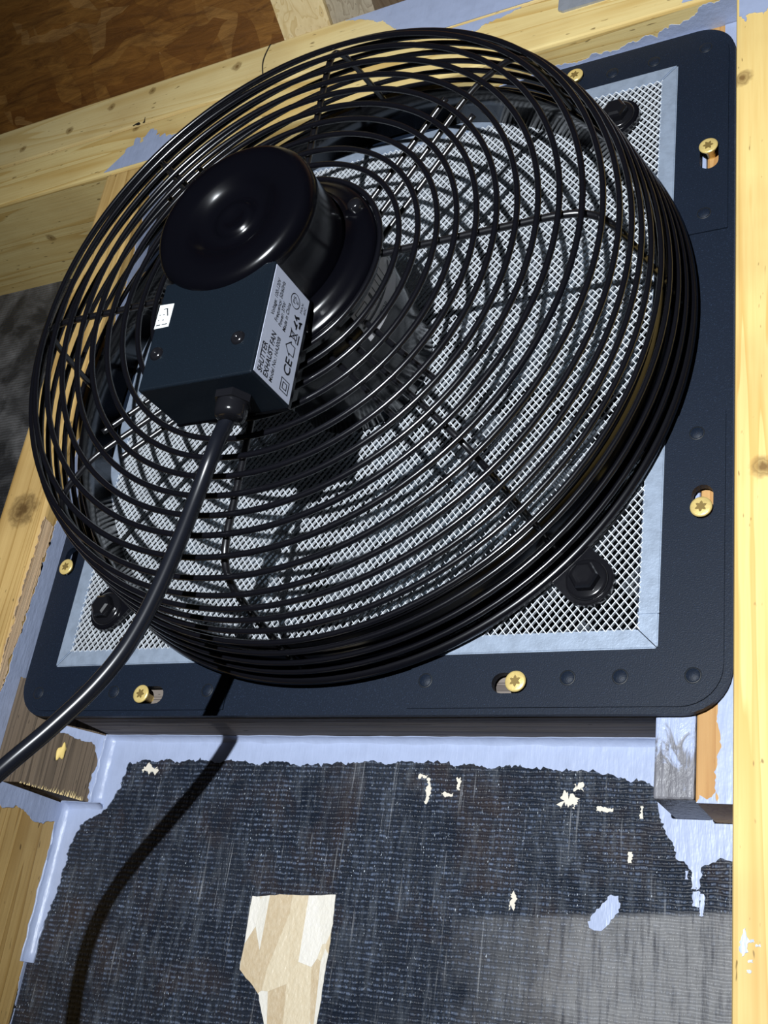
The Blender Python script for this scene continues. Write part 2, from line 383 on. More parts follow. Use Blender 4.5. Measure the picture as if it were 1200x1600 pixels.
# timbers
stud_r = box('wall_stud', 0.2392, 0.284, -0.020, PL, -0.75, 0.2838, 'pine_right', None, 0.003)
tag(stud_r, 'pale yellow pine stud running down the right edge beside the black plate', 'timber')
stud_l = box('wall_stud', -0.281, -0.236, -0.020, PL, -0.75, 0.235, 'pine_left', None, 0.004, 3)
tag(stud_l, 'brown knotty pine stud left of the fan, flanked by blue-grey paint', 'timber')
header = box('top_plate_beam', -1.0, 0.239, -0.020, 0.09, 0.235, 0.2838, 'pine_header', None, 0.0022)
tag(header, 'lower of two cream pine beams lying across the wall above the fan', 'timber')
header2 = box('top_plate_beam', -1.0, 0.30, -0.0205, 0.09, 0.2841, 0.3325, 'pine_upper', None, 0.0022)
tag(header2, 'upper of two cream pine beams above the fan, under the rafters', 'timber')
JA, JB = Vector((-0.2115, 0.001)), Vector((-0.1830, PY))      # splayed right-hand face of the corner block
bm = bmesh.new(); foot = [(-0.236, 0.001), tuple(JA), tuple(JB), (-0.236, PY)]
va = [bm.verts.new((x, y, z)) for (x, y), z in zip(foot, (-0.2750, -0.2750, -0.2778, -0.2778))]; vb = [bm.verts.new((x, y, -0.205)) for x, y in foot]
bm.faces.new(va); bm.faces.new(vb[::-1])
for i in range(4): bm.faces.new((va[i], vb[i], vb[(i + 1) % 4], va[(i + 1) % 4]))
jamb = from_bm('corner_block', bm, 'brown_jamb')
tag(jamb, 'dark weathered block end under the lower left corner of the plate', 'timber')
trim = box('trimmer_stud', -0.2358, -0.208, -0.020, PY, -0.75, -0.2785, 'pine_left', None, 0.002)
tag(trim, 'golden grained stud edged with grey paint at the lower left', 'timber')
sill = box('sill_timber', -0.1825, 0.1975, 0.0035, PY, -0.2325, -0.193, 'dark_sill', None, 0.0015)
tag(sill, 'blackened weathered timber directly beneath the plate', 'timber')
blk = box('packing_block', 0.1978, 0.2174, 0.003, PY, -0.2727, 0.235, 'smeared', None, 0.0012)
tag(blk, 'block end smeared with grey paint below the lower right plate corner', 'timber')
blk2 = box('packing_strip', 0.2178, 0.2388, 0.003, PY, -0.2740, 0.235, 'orange_strip', None, 0.0012)
tag(blk2, 'orange-brown wood strip with a painted edge next to the right stud', 'timber')
top_blk = box('packing_strip', -0.2115, 0.1975, 0.0035, PY, 0.193, 0.2348, 'paint')
tag(top_blk, 'painted packing strip behind the top edge of the plate', 'timber')

def raf(name, x0, x1, drop, mat, label):
    pts = []
    for x in (x0, x1):
        for s in (0.0, 1.0):
            for t in (-0.092 + drop, -0.001): pts.append(deck_pt(x, s, t))
    o = pyd(name, pts, [(0, 1, 3, 2), (4, 6, 7, 5), (0, 4, 5, 1), (2, 3, 7, 6), (0, 2, 6, 4), (1, 5, 7, 3)], mat)
    tag(o, label, 'timber'); return o
raf('roof_rafter', -0.1225, -0.0785, 0.012, 'pine_rafter', 'pale rafter with straight grain standing on the beam at the top')
raf('roof_rafter', -0.0780, -0.0400, 0.016, 'grey_rafter', 'grey weathered rafter next to the pale rafter at the top')

# ------------------------------------------------------------------ paint films, fillets, pale patch (real thin geometry on the timbers)
on_panel = lambda u, v, d: (u, PY - d, v)
low = [(-0.2075, -0.3694), (-0.2001, -0.3491), (-0.1961, -0.329), (-0.1961, -0.3047), (-0.192, -0.2922), (-0.1736, -0.2811), (-0.1646, -0.2661), (-0.1637, -0.2513), (-0.1563, -0.249), (-0.0971, -0.2472), (-0.016, -0.2487), (0.0439, -0.2458), (0.1075, -0.2484), (0.155, -0.2492), (0.1854, -0.2563)]
upper = [(0.199, -0.2575), (0.199, -0.2327), (-0.183, -0.2327), (-0.183, -0.277), (-0.208, -0.277), (-0.208, -0.38)]
sheet('paint_film', low + upper, on_panel, 0.0005, 'paint', wall, [True] * len(low) + [False] * len(upper), 0.0010, 0.0012)
rp = [(0.1898, -0.2699), (0.1951, -0.2825), (0.2002, -0.2932), (0.2066, -0.2975), (0.2093, -0.307), (0.2113, -0.2978), (0.2159, -0.2939), (0.225, -0.2919), (0.239, -0.290)]
sheet('paint_film', rp + [(0.239, -0.262), (0.1885, -0.262)], on_panel, 0.0005, 'paint', wall, [True] * 8 + [False] * 3, 0.0011, 0.0012)
sheet('paint_splash', [(0.1562, -0.327), (0.159, -0.3211), (0.1669, -0.3117), (0.172, -0.3157), (0.1692, -0.3224), (0.1629, -0.3295), (0.158, -0.329)], on_panel, 0.0004, 'paint', wall, None, 0.0008, 0.001)
for x, z, w, h in ((0.2095, -0.311, 0.0018, 0.0035), (0.2120, -0.3135, 0.0010, 0.005), (0.2080, -0.3035, 0.0013, 0.0028), (0.2045, -0.300, 0.0008, 0.002)):
    sheet('paint_splash', [(x - w, z - h), (x + w, z - h), (x + w, z + h), (x - w, z + h)], on_panel, 0.0004, 'paint', wall, None, 0.0005, 0.0008)
for x, z, w, h in ((0.0576, -0.2621, 0.0012, 0.0065), (0.0540, -0.2545, 0.0030, 0.0010), (0.0700, -0.2640, 0.0038, 0.0010), (0.0763, -0.2580, 0.0010, 0.0038), (0.1410, -0.2666, 0.0040, 0.0032), (0.1467, -0.2585, 0.0028, 0.0020), (0.1613, -0.2693, 0.0045, 0.0010), (0.1142, -0.3191, 0.0014, 0.0042), (0.1759, -0.293, 0.0010, 0.0028), (0.1809, -0.2703, 0.0010, 0.003), (-0.144, -0.2543, 0.0055, 0.0022)):
    sheet('bare_wood_speck', [(x - w, z - h), (x + w, z - h), (x + w, z + h), (x - w, z + h)], on_panel, 0.0003, 'speck', wall, None, min(w, h) * 0.8, 0.0007)
sheet('pale_patch_sheet', [(-0.0473, -0.3269), (0.0083, -0.3224), (0.0092, -0.3503), (0.0082, -0.3987), (-0.0212, -0.4021), (-0.0312, -0.3792), (-0.047, -0.3672)], on_panel, 0.0004, 'pale_patch', wall, None, 0.0003, 0.003)  # pale beige patch low on the panel, a thin mottled sheet

def cove(name, path, da, db, r, parent):
    """concave paint fillet along a path; da, db point along the two faces away from the corner"""
    da, db = Vector(da), Vector(db); v, f = [], []; n = 7
    for i, p in enumerate(path):
        p = Vector(p); rr = r * random.uniform(0.85, 1.15)
        c = p + (da + db) * rr
        for k in range(n):
            a = PI / 2 * k / (n - 1); v.append(c - da * rr * math.cos(a) - db * rr * math.sin(a))
        v.append(p)
    m = n + 1
    for i in range(len(path) - 1):
        for k in range(m):
            l = (k + 1) % m; f.append((i * m + k, i * m + l, (i + 1) * m + l, (i + 1) * m + k))
    f += [tuple(range(m)), tuple(range((len(path) - 1) * m, len(path) * m))[::-1]]
    return pyd(name, v, f, 'paint', parent, True)
def line(a, b, n=24): return [Vector(a).lerp(Vector(b), i / n) for i in range(n + 1)]
cove('paint_fillet', line((-0.183, PY, -0.2325), (0.1978, PY, -0.2325), 40), (0, -1, 0), (0, 0, -1), 0.0055, wall)
cove('paint_fillet', line((-0.183, PY, -0.2325), (-0.183, PY, -0.278), 10), (0, -1, 0), (1, 0, 0), 0.007, wall)
cove('paint_fillet', line((-0.208, PY, -0.2778), (-0.176, PY, -0.2778), 8), (0, -1, 0), (0, 0, -1), 0.006, wall)
cove('paint_fillet', line((-0.208, PY, -0.278), (-0.208, PY, -0.378), 14), (0, -1, 0), (1, 0, 0), 0.0065, wall)
on_side = lambda u, v, d: (-0.236 + d, u, v)              # right-hand face of the left stud: u = depth, v = height
on_trim = lambda u, v, d: (-0.208 + d, u, v)
sheet('paint_film', [(-0.0175, -0.283), (-0.010, -0.294), (0.000, -0.290), (0.011, -0.292), (0.020, -0.296), (0.029, -0.294), (0.038, -0.292), (0.039, -0.30), (0.0405, -0.33), (0.0425, -0.369), (0.044, -0.414),
      (PY, -0.414), (PY, -0.279), (-0.0175, -0.279)], on_trim, 0.0004, 'paint', trim, [True] * 10 + [False] * 4, 0.0008, 0.0014)
sheet('paint_film', [(-0.0125, -0.2755), (-0.0125, -0.219), (-0.010, -0.179), (-0.007, -0.10), (-0.008, 0.0), (-0.006, 0.12), (-0.009, 0.234), (0.045, 0.234), (0.045, -0.204), (0.0008, -0.204), (0.0008, -0.2755)], on_side, 0.0004, 'paint', stud_l, [True] * 6 + [False] * 5, 0.0008, 0.0016)
sheet('torn_edge', [(-0.0130, -0.276), (-0.0130, -0.219), (-0.0105, -0.179), (-0.0075, -0.095), (-0.0185, -0.092), (-0.019, -0.16), (-0.0185, -0.276)], on_side, 0.0004, wood('torn_fibres', 2, (0.72, 0.52, 0.33), (0.58, 0.38, 0.21), (0.4, 0.24, 0.12), seed=9.9, bands=90, specks=False, bumps=0.8), stud_l, None, 0.0010, 0.0016)
def on_jamb(u, v, d):                                      # u runs 0..1 along the splayed face
    p = JA.lerp(JB, u); n = Vector((JB - JA)); n = Vector((n.y, -n.x)).normalized(); return (p.x + n.x * d, p.y + n.y * d, v)
def on_jamb_m(u, v, d): return on_jamb(u / 0.0524, v, d)
sheet('paint_film', [(0.018, -0.2385), (0.034, -0.2400), (0.043, -0.2420), (0.0465, -0.250), (0.0455, -0.262), (0.0470, -0.2775), (0.0523, -0.2775), (0.0523, -0.2330), (0.014, -0.2330)], on_jamb_m, 0.0004, 'paint', jamb, [True] * 5 + [False] * 4, 0.0008, 0.0012)
under = lambda u, v, d: (u, v, 0.235 - d)                 # underside of the beam
sheet('paint_film', [(-0.20, 0.004), (-0.10, 0.002), (0.0, 0.003), (0.10, 0.0005), (0.17, -0.003), (0.205, -0.009), (0.22, -0.017), (0.2385, -0.019), (0.2385, 0.0035), (-0.235, 0.0035)], under, 0.0004, 'paint', header, [True] * 7 + [False] * 3, 0.0014, 0.0015)
front = lambda u, v, d: (u, -0.020 - d, v)                # front of the timbers
front2 = lambda u, v, d: (u, -0.0205 - d, v)
sheet('paint_film', [(-0.0631, 0.3302), (-0.0448, 0.3237), (-0.0262, 0.3141), (-0.0133, 0.302), (-0.0151, 0.2959), (0.015, 0.2865), (0.020, 0.2855), (0.0935, 0.2855), (0.12, 0.295), (0.16, 0.300), (0.16, 0.3305), (-0.0064, 0.3305)], front2, 0.0004, 'paint', header2, [True] * 6 + [False, True, True] + [False] * 3, 0.0010, 0.0016)
sheet('paint_film', [(0.018, 0.2828), (0.0326, 0.2791), (0.0539, 0.272), (0.0629, 0.2770), (0.0826, 0.2800), (0.0900, 0.2828)], front, 0.0004, 'paint', header, [True] * 5 + [False], 0.0010, 0.0016)
sheet('paint_film', [(-0.2661, 0.2538), (-0.2566, 0.2688), (-0.2480, 0.262), (-0.2399, 0.2737), (-0.236, 0.265), (-0.228, 0.2627), (-0.215, 0.259), (-0.205, 0.2375), (-0.284, 0.2375)], front, 0.0004, 'paint', header, [True] * 7 + [False, False], 0.0025, 0.0018)
sheet('paint_film', [(0.205, 0.2385), (0.214, 0.247), (0.222, 0.249), (0.228, 0.262), (0.238, 0.268), (0.238, 0.2375)], front, 0.0004, 'paint', header, [True] * 4 + [False] * 2, 0.0020, 0.0016)
sheet('paint_film', [(0.2415, 0.2115), (0.2455, 0.205), (0.2475, 0.2115), (0.256, 0.207), (0.2625, 0.214), (0.2625, 0.27), (0.2415, 0.27)], front, 0.0004, 'paint', stud_r, [True] * 5 + [False] * 2, 0.0016, 0.0014)
sheet('paint_splash', [(0.2427, -0.3388), (0.2440, -0.334), (0.2453, -0.331), (0.2461, -0.3373), (0.244, -0.3425)], front, 0.0004, 'paint', stud_r, None, 0.0007, 0.0009)
for x, z in ((0.248, -0.336), (0.2505, -0.3375), (0.2475, -0.344), (0.2465, -0.348)):
    sheet('paint_splash', [(x - 0.001, z - 0.0007), (x + 0.001, z - 0.0005), (x + 0.0008, z + 0.0007), (x - 0.0008, z + 0.0005)], front, 0.0003, 'paint', stud_r, None, 0.0004, 0.0006)
bl2 = lambda u, v, d: (u, 0.003 - d, v)
sheet('paint_film', [(0.2282, -0.2742), (0.2276, -0.262), (0.2290, -0.245), (0.2280, -0.230), (0.2280, 0.234), (0.2386, 0.234), (0.2386, -0.2742)], bl2, 0.0006, 'paint', blk2, [True, True, True, False, False, False, False], 0.0007, 0.0012)
sheet('paint_film', [(0.2184, -0.2742), (0.2200, -0.2705), (0.2235, -0.2725), (0.2275, -0.268), (0.2284, -0.2742)], bl2, 0.0005, 'paint', blk2, [True] * 4 + [False], 0.0008, 0.0012)
tube('hairline', smooth_path([(-0.1345, -0.0206, 0.3315), (-0.1372, -0.0208, 0.3200), (-0.1374, -0.0208, 0.3100), (-0.1345, -0.0208, 0.2971)]), 0.0006, 'pencil', header2, 6)
for x, w, h in ((-0.262, 0.0042, 0.0022), (-0.254, 0.0012, 0.0060)):
    sheet('split', [(x - w, 0.2846), (x + w, 0.2846), (x + w * 0.3, 0.2846 + h), (x - w * 0.4, 0.2846 + h * 0.6)], front2, 0.0003, 'pencil', header2, None, 0.0005, 0.001)
# splinters along the cut end of the weathered board, a foam drip on its face
bm = bmesh.new()
for i in range(40):
    u = 0.02 + i * 0.0205 + random.uniform(-0.008, 0.008); z = -0.2750 - 0.0028 * u; w = random.uniform(0.004, 0.012); hh = random.uniform(0.001, 0.0042) * (0.4 + u)
    a = [bm.verts.new(p) for p in (on_jamb(u - w, z - 0.0005, 0.0001), on_jamb(u + w, z - 0.0005, 0.0001), on_jamb(u, z - 0.0005, 0.0009), on_jamb(u + random.uniform(-0.01, 0.01), z + hh, 0.0006))]
    for t in ((0, 1, 2), (0, 3, 1), (1, 3, 2), (2, 3, 0)): bm.faces.new([a[k] for k in t])
o = from_bm('splinters', bm, 'fibre', jamb); o['kind'] = 'stuff'
bm = bmesh.new(); bmesh.ops.create_icosphere(bm, subdivisions=3, radius=1.0)
for w in bm.verts:
    k = 1 + 0.25 * math.sin(w.co.y * 5 + w.co.z * 3); w.co = Vector(on_jamb(0.42 + (w.co.y * 0.0028 * k + 0.001 * w.co.z) / 0.0524, -0.2500 + w.co.z * 0.0055 * k, w.co.x * 0.0014))
from_bm('foam_drip', bm, 'foam', jamb, True)
# galvanised strap on the beam
st = empty('metal_strap', (0.14, -0.0205, 0.27))
o = sheet('strap_plate', [(0.1190, 0.2660), (0.1222, 0.2634), (0.165, 0.2634), (0.165, 0.31), (0.1190, 0.31)], front, 0.0018, 'strap', None, [False] * 5)
o.parent = st; o.matrix_parent_inverse = Matrix.Translation(st.location).inverted()
tag(st, 'galvanised steel strap fixed to the beam at the top edge', 'bracket')

# ------------------------------------------------------------------ black mounting plate with slots, knock-outs and screws
PCX, PCZ, PH = 0.0046, -0.0022, 0.2308
plate = empty('mounting_plate', (0, 0, 0)); tag(plate, 'square black powder-coated plate with rounded corners behind the fan', 'plate')
SC = [(0.2206, 0.1234, 0.1130, 'v'), (0.2203, -0.1236, -0.1150, 'v'), (-0.2146, -0.1273, -0.1170, 'v'), (-0.2146, 0.1234, 0.1130, 'v')]
SH = [(0.1263, -0.2162, 0.1175, 'h'), (-0.1214, -0.2199, -0.1115, 'h'), (0.1296, 0.2152, 0.1200, 'h'), (-0.1214, 0.2140, -0.1115, 'h')]
def slot_poly(s):
    r = 0.0056; out = []
    if s[3] == 'v': (x, a, b) = (s[0], min(s[1], s[2]), max(s[1], s[2])); c = [((x, b), 0), ((x, a), 180)]
    else: (z, a, b) = (s[1], min(s[0], s[2]), max(s[0], s[2])); c = [((b, z), -90), ((a, z), 90)]
    for (cx, cz), a0 in c:
        for k in range(9):
            an = math.radians(a0 + 180 * k / 8); out.append((cx + r * math.cos(an), cz + r * math.sin(an)))
    return out
def cut(o, cutters):
    bm = bmesh.new()
    for pts in cutters: prism(bm, pts, -0.02, 0.02)
    bmesh.ops.recalc_face_normals(bm, faces=bm.faces)
    me = bpy.data.meshes.new('cutter'); bm.to_mesh(me); bm.free(); c = bpy.data.objects.new('cutter', me); C.objects.link(c)
    md = o.modifiers.new('cut', 'BOOLEAN'); md.operation = 'DIFFERENCE'; md.object = c; md.solver = 'EXACT'
    dg = bpy.context.evaluated_depsgraph_get(); me2 = bpy.data.meshes.new_from_object(o.evaluated_get(dg))
    o.modifiers.remove(md); old = o.data; o.data = me2; bpy.data.meshes.remove(old)
    bpy.data.objects.remove(c); bpy.data.meshes.remove(me)
slots = [slot_poly(s) for s in SC + SH]
bm = bmesh.new(); prism(bm, rrect(PCX - PH, PCX + PH, PCZ - PH, PCZ + PH, 0.024, 10), -0.0030, 0.0005)
base = from_bm('base_sheet', bm, 'plate', plate)
cut(base, slots + [[(-0.188, -0.188), (0.188, -0.188), (0.188, 0.188), (-0.188, 0.188)]])
# four overlapping corner panels, a hair proud of the base sheet
def corner(sx, sz, ex, ez):
    o_ = PH - 0.0035; i_ = 0.197
    ox, oz = PCX + sx * o_, PCZ + sz * o_
    r = 0.021; pts = [(ex, oz)]
    for k in range(9):
        a = PI / 2 * (1 - k / 8); pts.append((ox - sx * r + sx * r * math.cos(a), oz - sz * r + sz * r * math.sin(a)))
    pts += [(ox, ez), (sx * i_, ez), (sx * i_, sz * i_), (ex, sz * i_)]
    bm = bmesh.new(); prism(bm, pts, -0.0041, -0.0028)
    o = from_bm('corner_panel', bm, 'plate', plate)
    cut(o, [p for p in slots if any(abs(x - sx * 0.17) < 0.08 and abs(z - sz * 0.17) < 0.08 for x, z in p)])
    return o
corner(1, -1, 0.0635, -0.0655); corner(1, 1, 0.0635, 0.0594); corner(-1, -1, -0.0590, -0.0655); corner(-1, 1, -0.0590, 0.0594)
# shutter housing behind the screen
bm = bmesh.new()
for a in ((-0.190, -0.187, 0.001, 0.075, -0.19, 0.19), (0.187, 0.190, 0.001, 0.075, -0.19, 0.19), (-0.187, 0.187, 0.001, 0.075, -0.19, -0.187), (-0.187, 0.187, 0.001, 0.075, 0.187, 0.19)): bm_box(bm, *a)
from_bm('housing', bm, 'duct', plate)
me0 = None
for k in range(8):                                        # closed louvre blades at the back of the housing
    z = -0.187 + k * 0.0468
    bm = bmesh.new(); vs = [bm.verts.new(p) for p in ((-0.187, 0.066, 0), (0.187, 0.066, 0), (0.187, 0.0675, 0), (-0.187, 0.0675, 0), (-0.187, 0.070, 0.0500), (0.187, 0.070, 0.0500), (0.187, 0.0715, 0.0500), (-0.187, 0.0715, 0.0500))] if me0 is None else []
    if me0 is None:
        for t in ((0, 1, 2, 3), (4, 7, 6, 5), (0, 4, 5, 1), (1, 5, 6, 2), (2, 6, 7, 3), (3, 7, 4, 0)): bm.faces.new([vs[i] for i in t])
        o = from_bm('shutter_slat', bm, 'slat', plate); me0 = o.data
    else: bm.free(); o = mesh_obj('shutter_slat', me0, 'duct', plate)
    o.location = (0, 0, z)
# knock-out discs
KO = [(x, -0.2140) for x in (0.0728, 0.1537, 0.1812, 0.2174)] + [(x, -0.2175) for x in (-0.073, -0.146, -0.1742, -0.2103)] + [(x, 0.2105) for x in (0.0728, 0.1554, 0.1836, 0.2173, -0.073, -0.146)] \
   + [(0.2168, -0.0777), (0.2182, 0.0734), (-0.2120, -0.0777), (-0.2120, 0.0734)]
for x, z in KO:
    o = lathe('knockout', [(0.0, 0.00455), (0.0032, 0.00455), (0.0036, 0.0042), (0.0036, 0.0036)], 'plate', plate, 20); o.location = (x, 0, z)
    r2 = lathe('groove_ring', [(0.0036, 0.00415), (0.0042, 0.00415), (0.0042, 0.0036)], 'duct', o, 20)
# brass screws
def screw(name, x, z, h, parent, r=0.0058, mat='brass', rot=0.0):
    o = lathe(name, [(0.0, h), (r * 0.80, h), (r * 0.97, h - 0.0003), (r, h - 0.0009), (r * 0.9, h - 0.0018), (r * 0.45, h - 0.006), (r * 0.42, h - 0.012)], mat, parent, 32)
    o.location = (x, 0, z)
    bm = bmesh.new(); pts = []
    for k in range(24):
        a = rot + 2 * PI * k / 24; q = r * (0.44 + 0.13 * math.cos(6 * (a - rot))); pts.append((q * math.cos(a), q * math.sin(a)))
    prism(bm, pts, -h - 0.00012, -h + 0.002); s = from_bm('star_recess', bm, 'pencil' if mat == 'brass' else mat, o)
    return o
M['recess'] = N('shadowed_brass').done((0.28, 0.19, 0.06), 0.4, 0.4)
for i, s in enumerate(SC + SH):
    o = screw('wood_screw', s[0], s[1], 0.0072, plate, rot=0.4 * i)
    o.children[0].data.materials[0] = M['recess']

# ------------------------------------------------------------------ wire mesh screen in a galvanised frame
scr = empty('mesh_screen', (0, 0, 0)); tag(scr, 'galvanised framed diamond mesh screen fixed on the black plate', 'screen')
FO, FI = 0.2, 0.1895
for k in range(4):
    a = k * PI / 2; R = Matrix.Rotation(a, 3, 'Y')
    y0, y1 = -0.0058, -0.0032
    q = [(-FO, -FO), (FO, -FO), (FI, -FI), (-FI, -FI)]; g = 0.00035
    bm = bmesh.new()
    prism(bm, [(x - g * (1 if x > 0 else -1), z) for x, z in q], y0, y1)
    bmesh.ops.bevel(bm, geom=bm.edges[:], offset=0.0006, segments=2, affect='EDGES')
    for w in bm.verts: w.co = R @ w.co
    from_bm('frame_bar', bm, 'galv', scr)
box('frame_joint', 0.1893, 0.2004, -0.0063, -0.0056, -0.1815, -0.1805, 'galv', scr)
def diamond(wd, dirn, y, t, tilt):
    """one family of mesh strands: thin ribbons at a slant, cut off at the frame"""
    px, pz = 0.00455, 0.0056                               # diamond width and height
    L = FI + 0.001; d = Vector((px, pz * dirn)).normalized(); nrm = Vector((-d.y, d.x))
    v, f = [], []
    n = int(2 * L / px * 2.4)
    for i in range(-n, n + 1):
        o = Vector((i * px, 0))
        lo, hi = -10, 10
        for c in (0, 1):
            t0, t1 = sorted(((-L - o[c]) / d[c], (L - o[c]) / d[c])); lo, hi = max(lo, t0), min(hi, t1)
        if hi - lo < 0.001: continue
        a, b = o + d * lo, o + d * hi; b0 = len(v)
        for p in (a, b):
            for sgn, yy in ((-1, y - tilt), (1, y + tilt), (1, y + tilt + t), (-1, y - tilt + t)):
                w = p + nrm * (wd * sgn); v.append((w.x, yy, w.y))
        f += [(b0, b0 + 1, b0 + 5, b0 + 4), (b0 + 1, b0 + 2, b0 + 6, b0 + 5), (b0 + 2, b0 + 3, b0 + 7, b0 + 6), (b0 + 3, b0, b0 + 4, b0 + 7)]
    return v, f
va, fa = diamond(0.00027, 1, -0.0058, 0.0018, 0.0001); vb, fb = diamond(0.00024, -1, -0.0056, 0.0006, -0.0001)
o = pyd('wire_mesh', va + vb, fa + [tuple(i + len(va) for i in q) for q in fb], 'wire', scr); o['kind'] = 'stuff'

# ------------------------------------------------------------------ exhaust fan
fan = empty('exhaust_fan', (0, 0, 0)); tag(fan, 'large black exhaust fan with round wire guard and motor in the middle', 'fan')
RW = 0.00175
front_r = [0.066 + 0.0116 * i for i in range(11)]
for r in front_r: ring('guard_ring', r, 0.1118 - (0.0022 if r > 0.175 else 0), RW, 'guard', fan)
side = [(0.1908, 0.1030), (0.1965, 0.0930), (0.2002, 0.0833), (0.2027, 0.0735), (0.2050, 0.0630), (0.2075, 0.0520), (0.2095, 0.0415), (0.2115, 0.0310), (0.2132, 0.0210)]
for r, h in side: ring('guard_ring', r, h, RW, 'guard', fan)
ring('guard_rim', 0.2142, 0.0102, 0.0032, 'guard', fan, 160, 10)
lathe('collar', [(0.2020, 0.041), (0.2032, 0.0415), (0.2045, 0.040), (0.2060, 0.0100), (0.2075, 0.0065), (0.2045, 0.0065), (0.2020, 0.0390), (0.2020, 0.041)], 'collar', fan, 128)
def spoke(ang, off, r0, full=True, flat=False, rw=0.0018):
    ca, sa = math.cos(ang), math.sin(ang)
    pt = lambda r, h: (r * ca - off * sa, -h, r * sa + off * ca)
    lo = 0.1072 if flat else 0.0865
    prof = [(r0, lo), (0.11, lo + (0.1072 - lo) * 0.58), (0.150, 0.1072), (0.168, 0.1070), (0.181, 0.1045), (0.1900, 0.0965), (0.1965, 0.080), (0.2022, 0.055), (0.2075, 0.030), (0.2112, 0.011)] if full else [(r0, lo), (0.09, lo + (0.1072 - lo) * 0.37), (0.120, lo + (0.1072 - lo) * 0.68), (0.142, 0.1055)]
    return tube('guard_spoke', smooth_path([pt(*q) for q in prof], 6), rw, 'spoke', fan, 8)
for k in range(4):
    spoke(k * PI / 2, 0, 0.055, True, True, 0.0021)
    spoke(k * PI / 2 + PI / 4, 0, 0.055)
    spoke(k * PI / 2 + PI / 4, 0.0140, 0.055, False); spoke(k * PI / 2 + PI / 4, -0.0140, 0.055, False)
# feet: teardrop lug, washer and hex bolt on each diagonal
for k in range(4):
    a = PI / 4 + k * PI / 2; R = Matrix.Rotation(-a, 3, 'Y')
    bm = bmesh.new(); pts = [(0.205, -0.0135), (0.2305, -0.0142)]
    for j in range(13):
        t = -PI / 2 + PI * j / 12; pts.append((0.2305 + 0.0142 * math.cos(t), 0.0142 * math.sin(t)))
    pts += [(0.2305, 0.0142), (0.205, 0.0135)]
    dd = []
    for p_ in pts:
        if not dd or (abs(dd[-1][0] - p_[0]) + abs(dd[-1][1] - p_[1])) > 1e-5: dd.append(p_)
    prism(bm, dd, -0.0105, -0.0062)
    bmesh.ops.bevel(bm, geom=[e for e in bm.edges if abs(e.verts[0].co.y - e.verts[1].co.y) < 1e-6], offset=0.0008, segments=2, affect='EDGES')
    for w in bm.verts: w.co = R @ w.co
    lug = from_bm('foot_lug', bm, 'guard', fan)
    cx, cz = 0.2305 * math.cos(a), 0.2305 * math.sin(a)
    w_ = lathe('washer', [(0.0, 0.0128), (0.0098, 0.0128), (0.0112, 0.0122), (0.0116, 0.0108), (0.0116, 0.010)], 'screwblack', lug, 32); w_.location = (cx, 0, cz)
    hx = lathe('hex_bolt', [(0.0, 0.0196), (0.0055, 0.0196), (0.0072, 0.0186), (0.0080, 0.0170), (0.0080, 0.0126)], 'screwblack', lug, 6, False); hx.location = (cx, 0, cz)
# impeller behind the screen
hub = lathe('impeller_hub', [(0.0, 0.002), (0.040, 0.002), (0.045, -0.004), (0.045, -0.045), (0.0, -0.045)], 'duct', fan, 48)
bl0 = None
for k in range(5):
    if bl0 is None:
        v, f = [], []
        for i in range(9):
            t = i / 8; r = 0.044 + t * 0.132; w0 = -0.30 - 0.10 * t; w1 = 0.34 + 0.18 * t
            for j in range(7):
                u = j / 6; a = w0 + (w1 - w0) * u + 0.1 * t
                v.append((r * math.cos(a), 0.014 + 0.026 * u * (1 - 0.4 * t), r * math.sin(a)))
        for i in range(8):
            for j in range(6): f.append((i * 7 + j, i * 7 + j + 1, (i + 1) * 7 + j + 1, (i + 1) * 7 + j))
        nv = len(v); v += [(x, y + 0.0016, z) for x, y, z in v]; f += [tuple(q + nv for q in t[::-1]) for t in f]
        edge = [i * 7 for i in range(9)] + [8 * 7 + j for j in range(1, 7)] + [i * 7 + 6 for i in range(7, -1, -1)] + [j for j in range(5, 0, -1)]
        for i in range(len(edge)):
            a_, b_ = edge[i], edge[(i + 1) % len(edge)]; f.append((a_, a_ + nv, b_ + nv, b_))
        o = pyd('fan_blade', v, f, 'blade', fan, True); bl0 = o.data
    else: o = mesh_obj('fan_blade', bl0, 'blade', fan)
    o.rotation_euler = (0, math.radians(-6) - k * 2 * PI / 5, 0)
# motor
lathe('motor_core', [(0.0, 0.004), (0.046, 0.004), (0.050, 0.008), (0.0560, 0.070), (0.0575, 0.106), (0.0, 0.106)], 'motor', fan)
fl = lathe('motor_flange', [(0.0, 0.104), (0.0630, 0.104), (0.0640, 0.1055), (0.0640, 0.1130), (0.0625, 0.1150), (0.0585, 0.1165), (0.0545, 0.1172), (0.0520, 0.1195), (0.0500, 0.1230)], 'motor', fan)
for k in range(4):
    a = PI / 4 + k * PI / 2 - 0.25
    s_ = lathe('flange_screw', [(0.0, 0.1215), (0.0030, 0.1215), (0.0042, 0.1205), (0.0045, 0.1185), (0.0045, 0.115)], 'screwblack', fl, 16); s_.location = (0.0575 * math.cos(a), 0, 0.0575 * math.sin(a))
lathe('motor_housing', [(0.0490, 0.110), (0.0490, 0.1485), (0.0496, 0.1520), (0.0499, 0.1555), (0.0494, 0.1592), (0.0478, 0.1622), (0.0450, 0.1640), (0.0410, 0.1645), (0.0310, 0.1640), (0.0275, 0.1628), (0.0245, 0.1600), (0.0215, 0.1580),
      (0.0170, 0.1570), (0.0140, 0.1572), (0.0125, 0.1585), (0.0112, 0.1600), (0.0090, 0.1606), (0.0060, 0.1602), (0.0040, 0.1592), (0.0, 0.1590)], 'motor', fan)
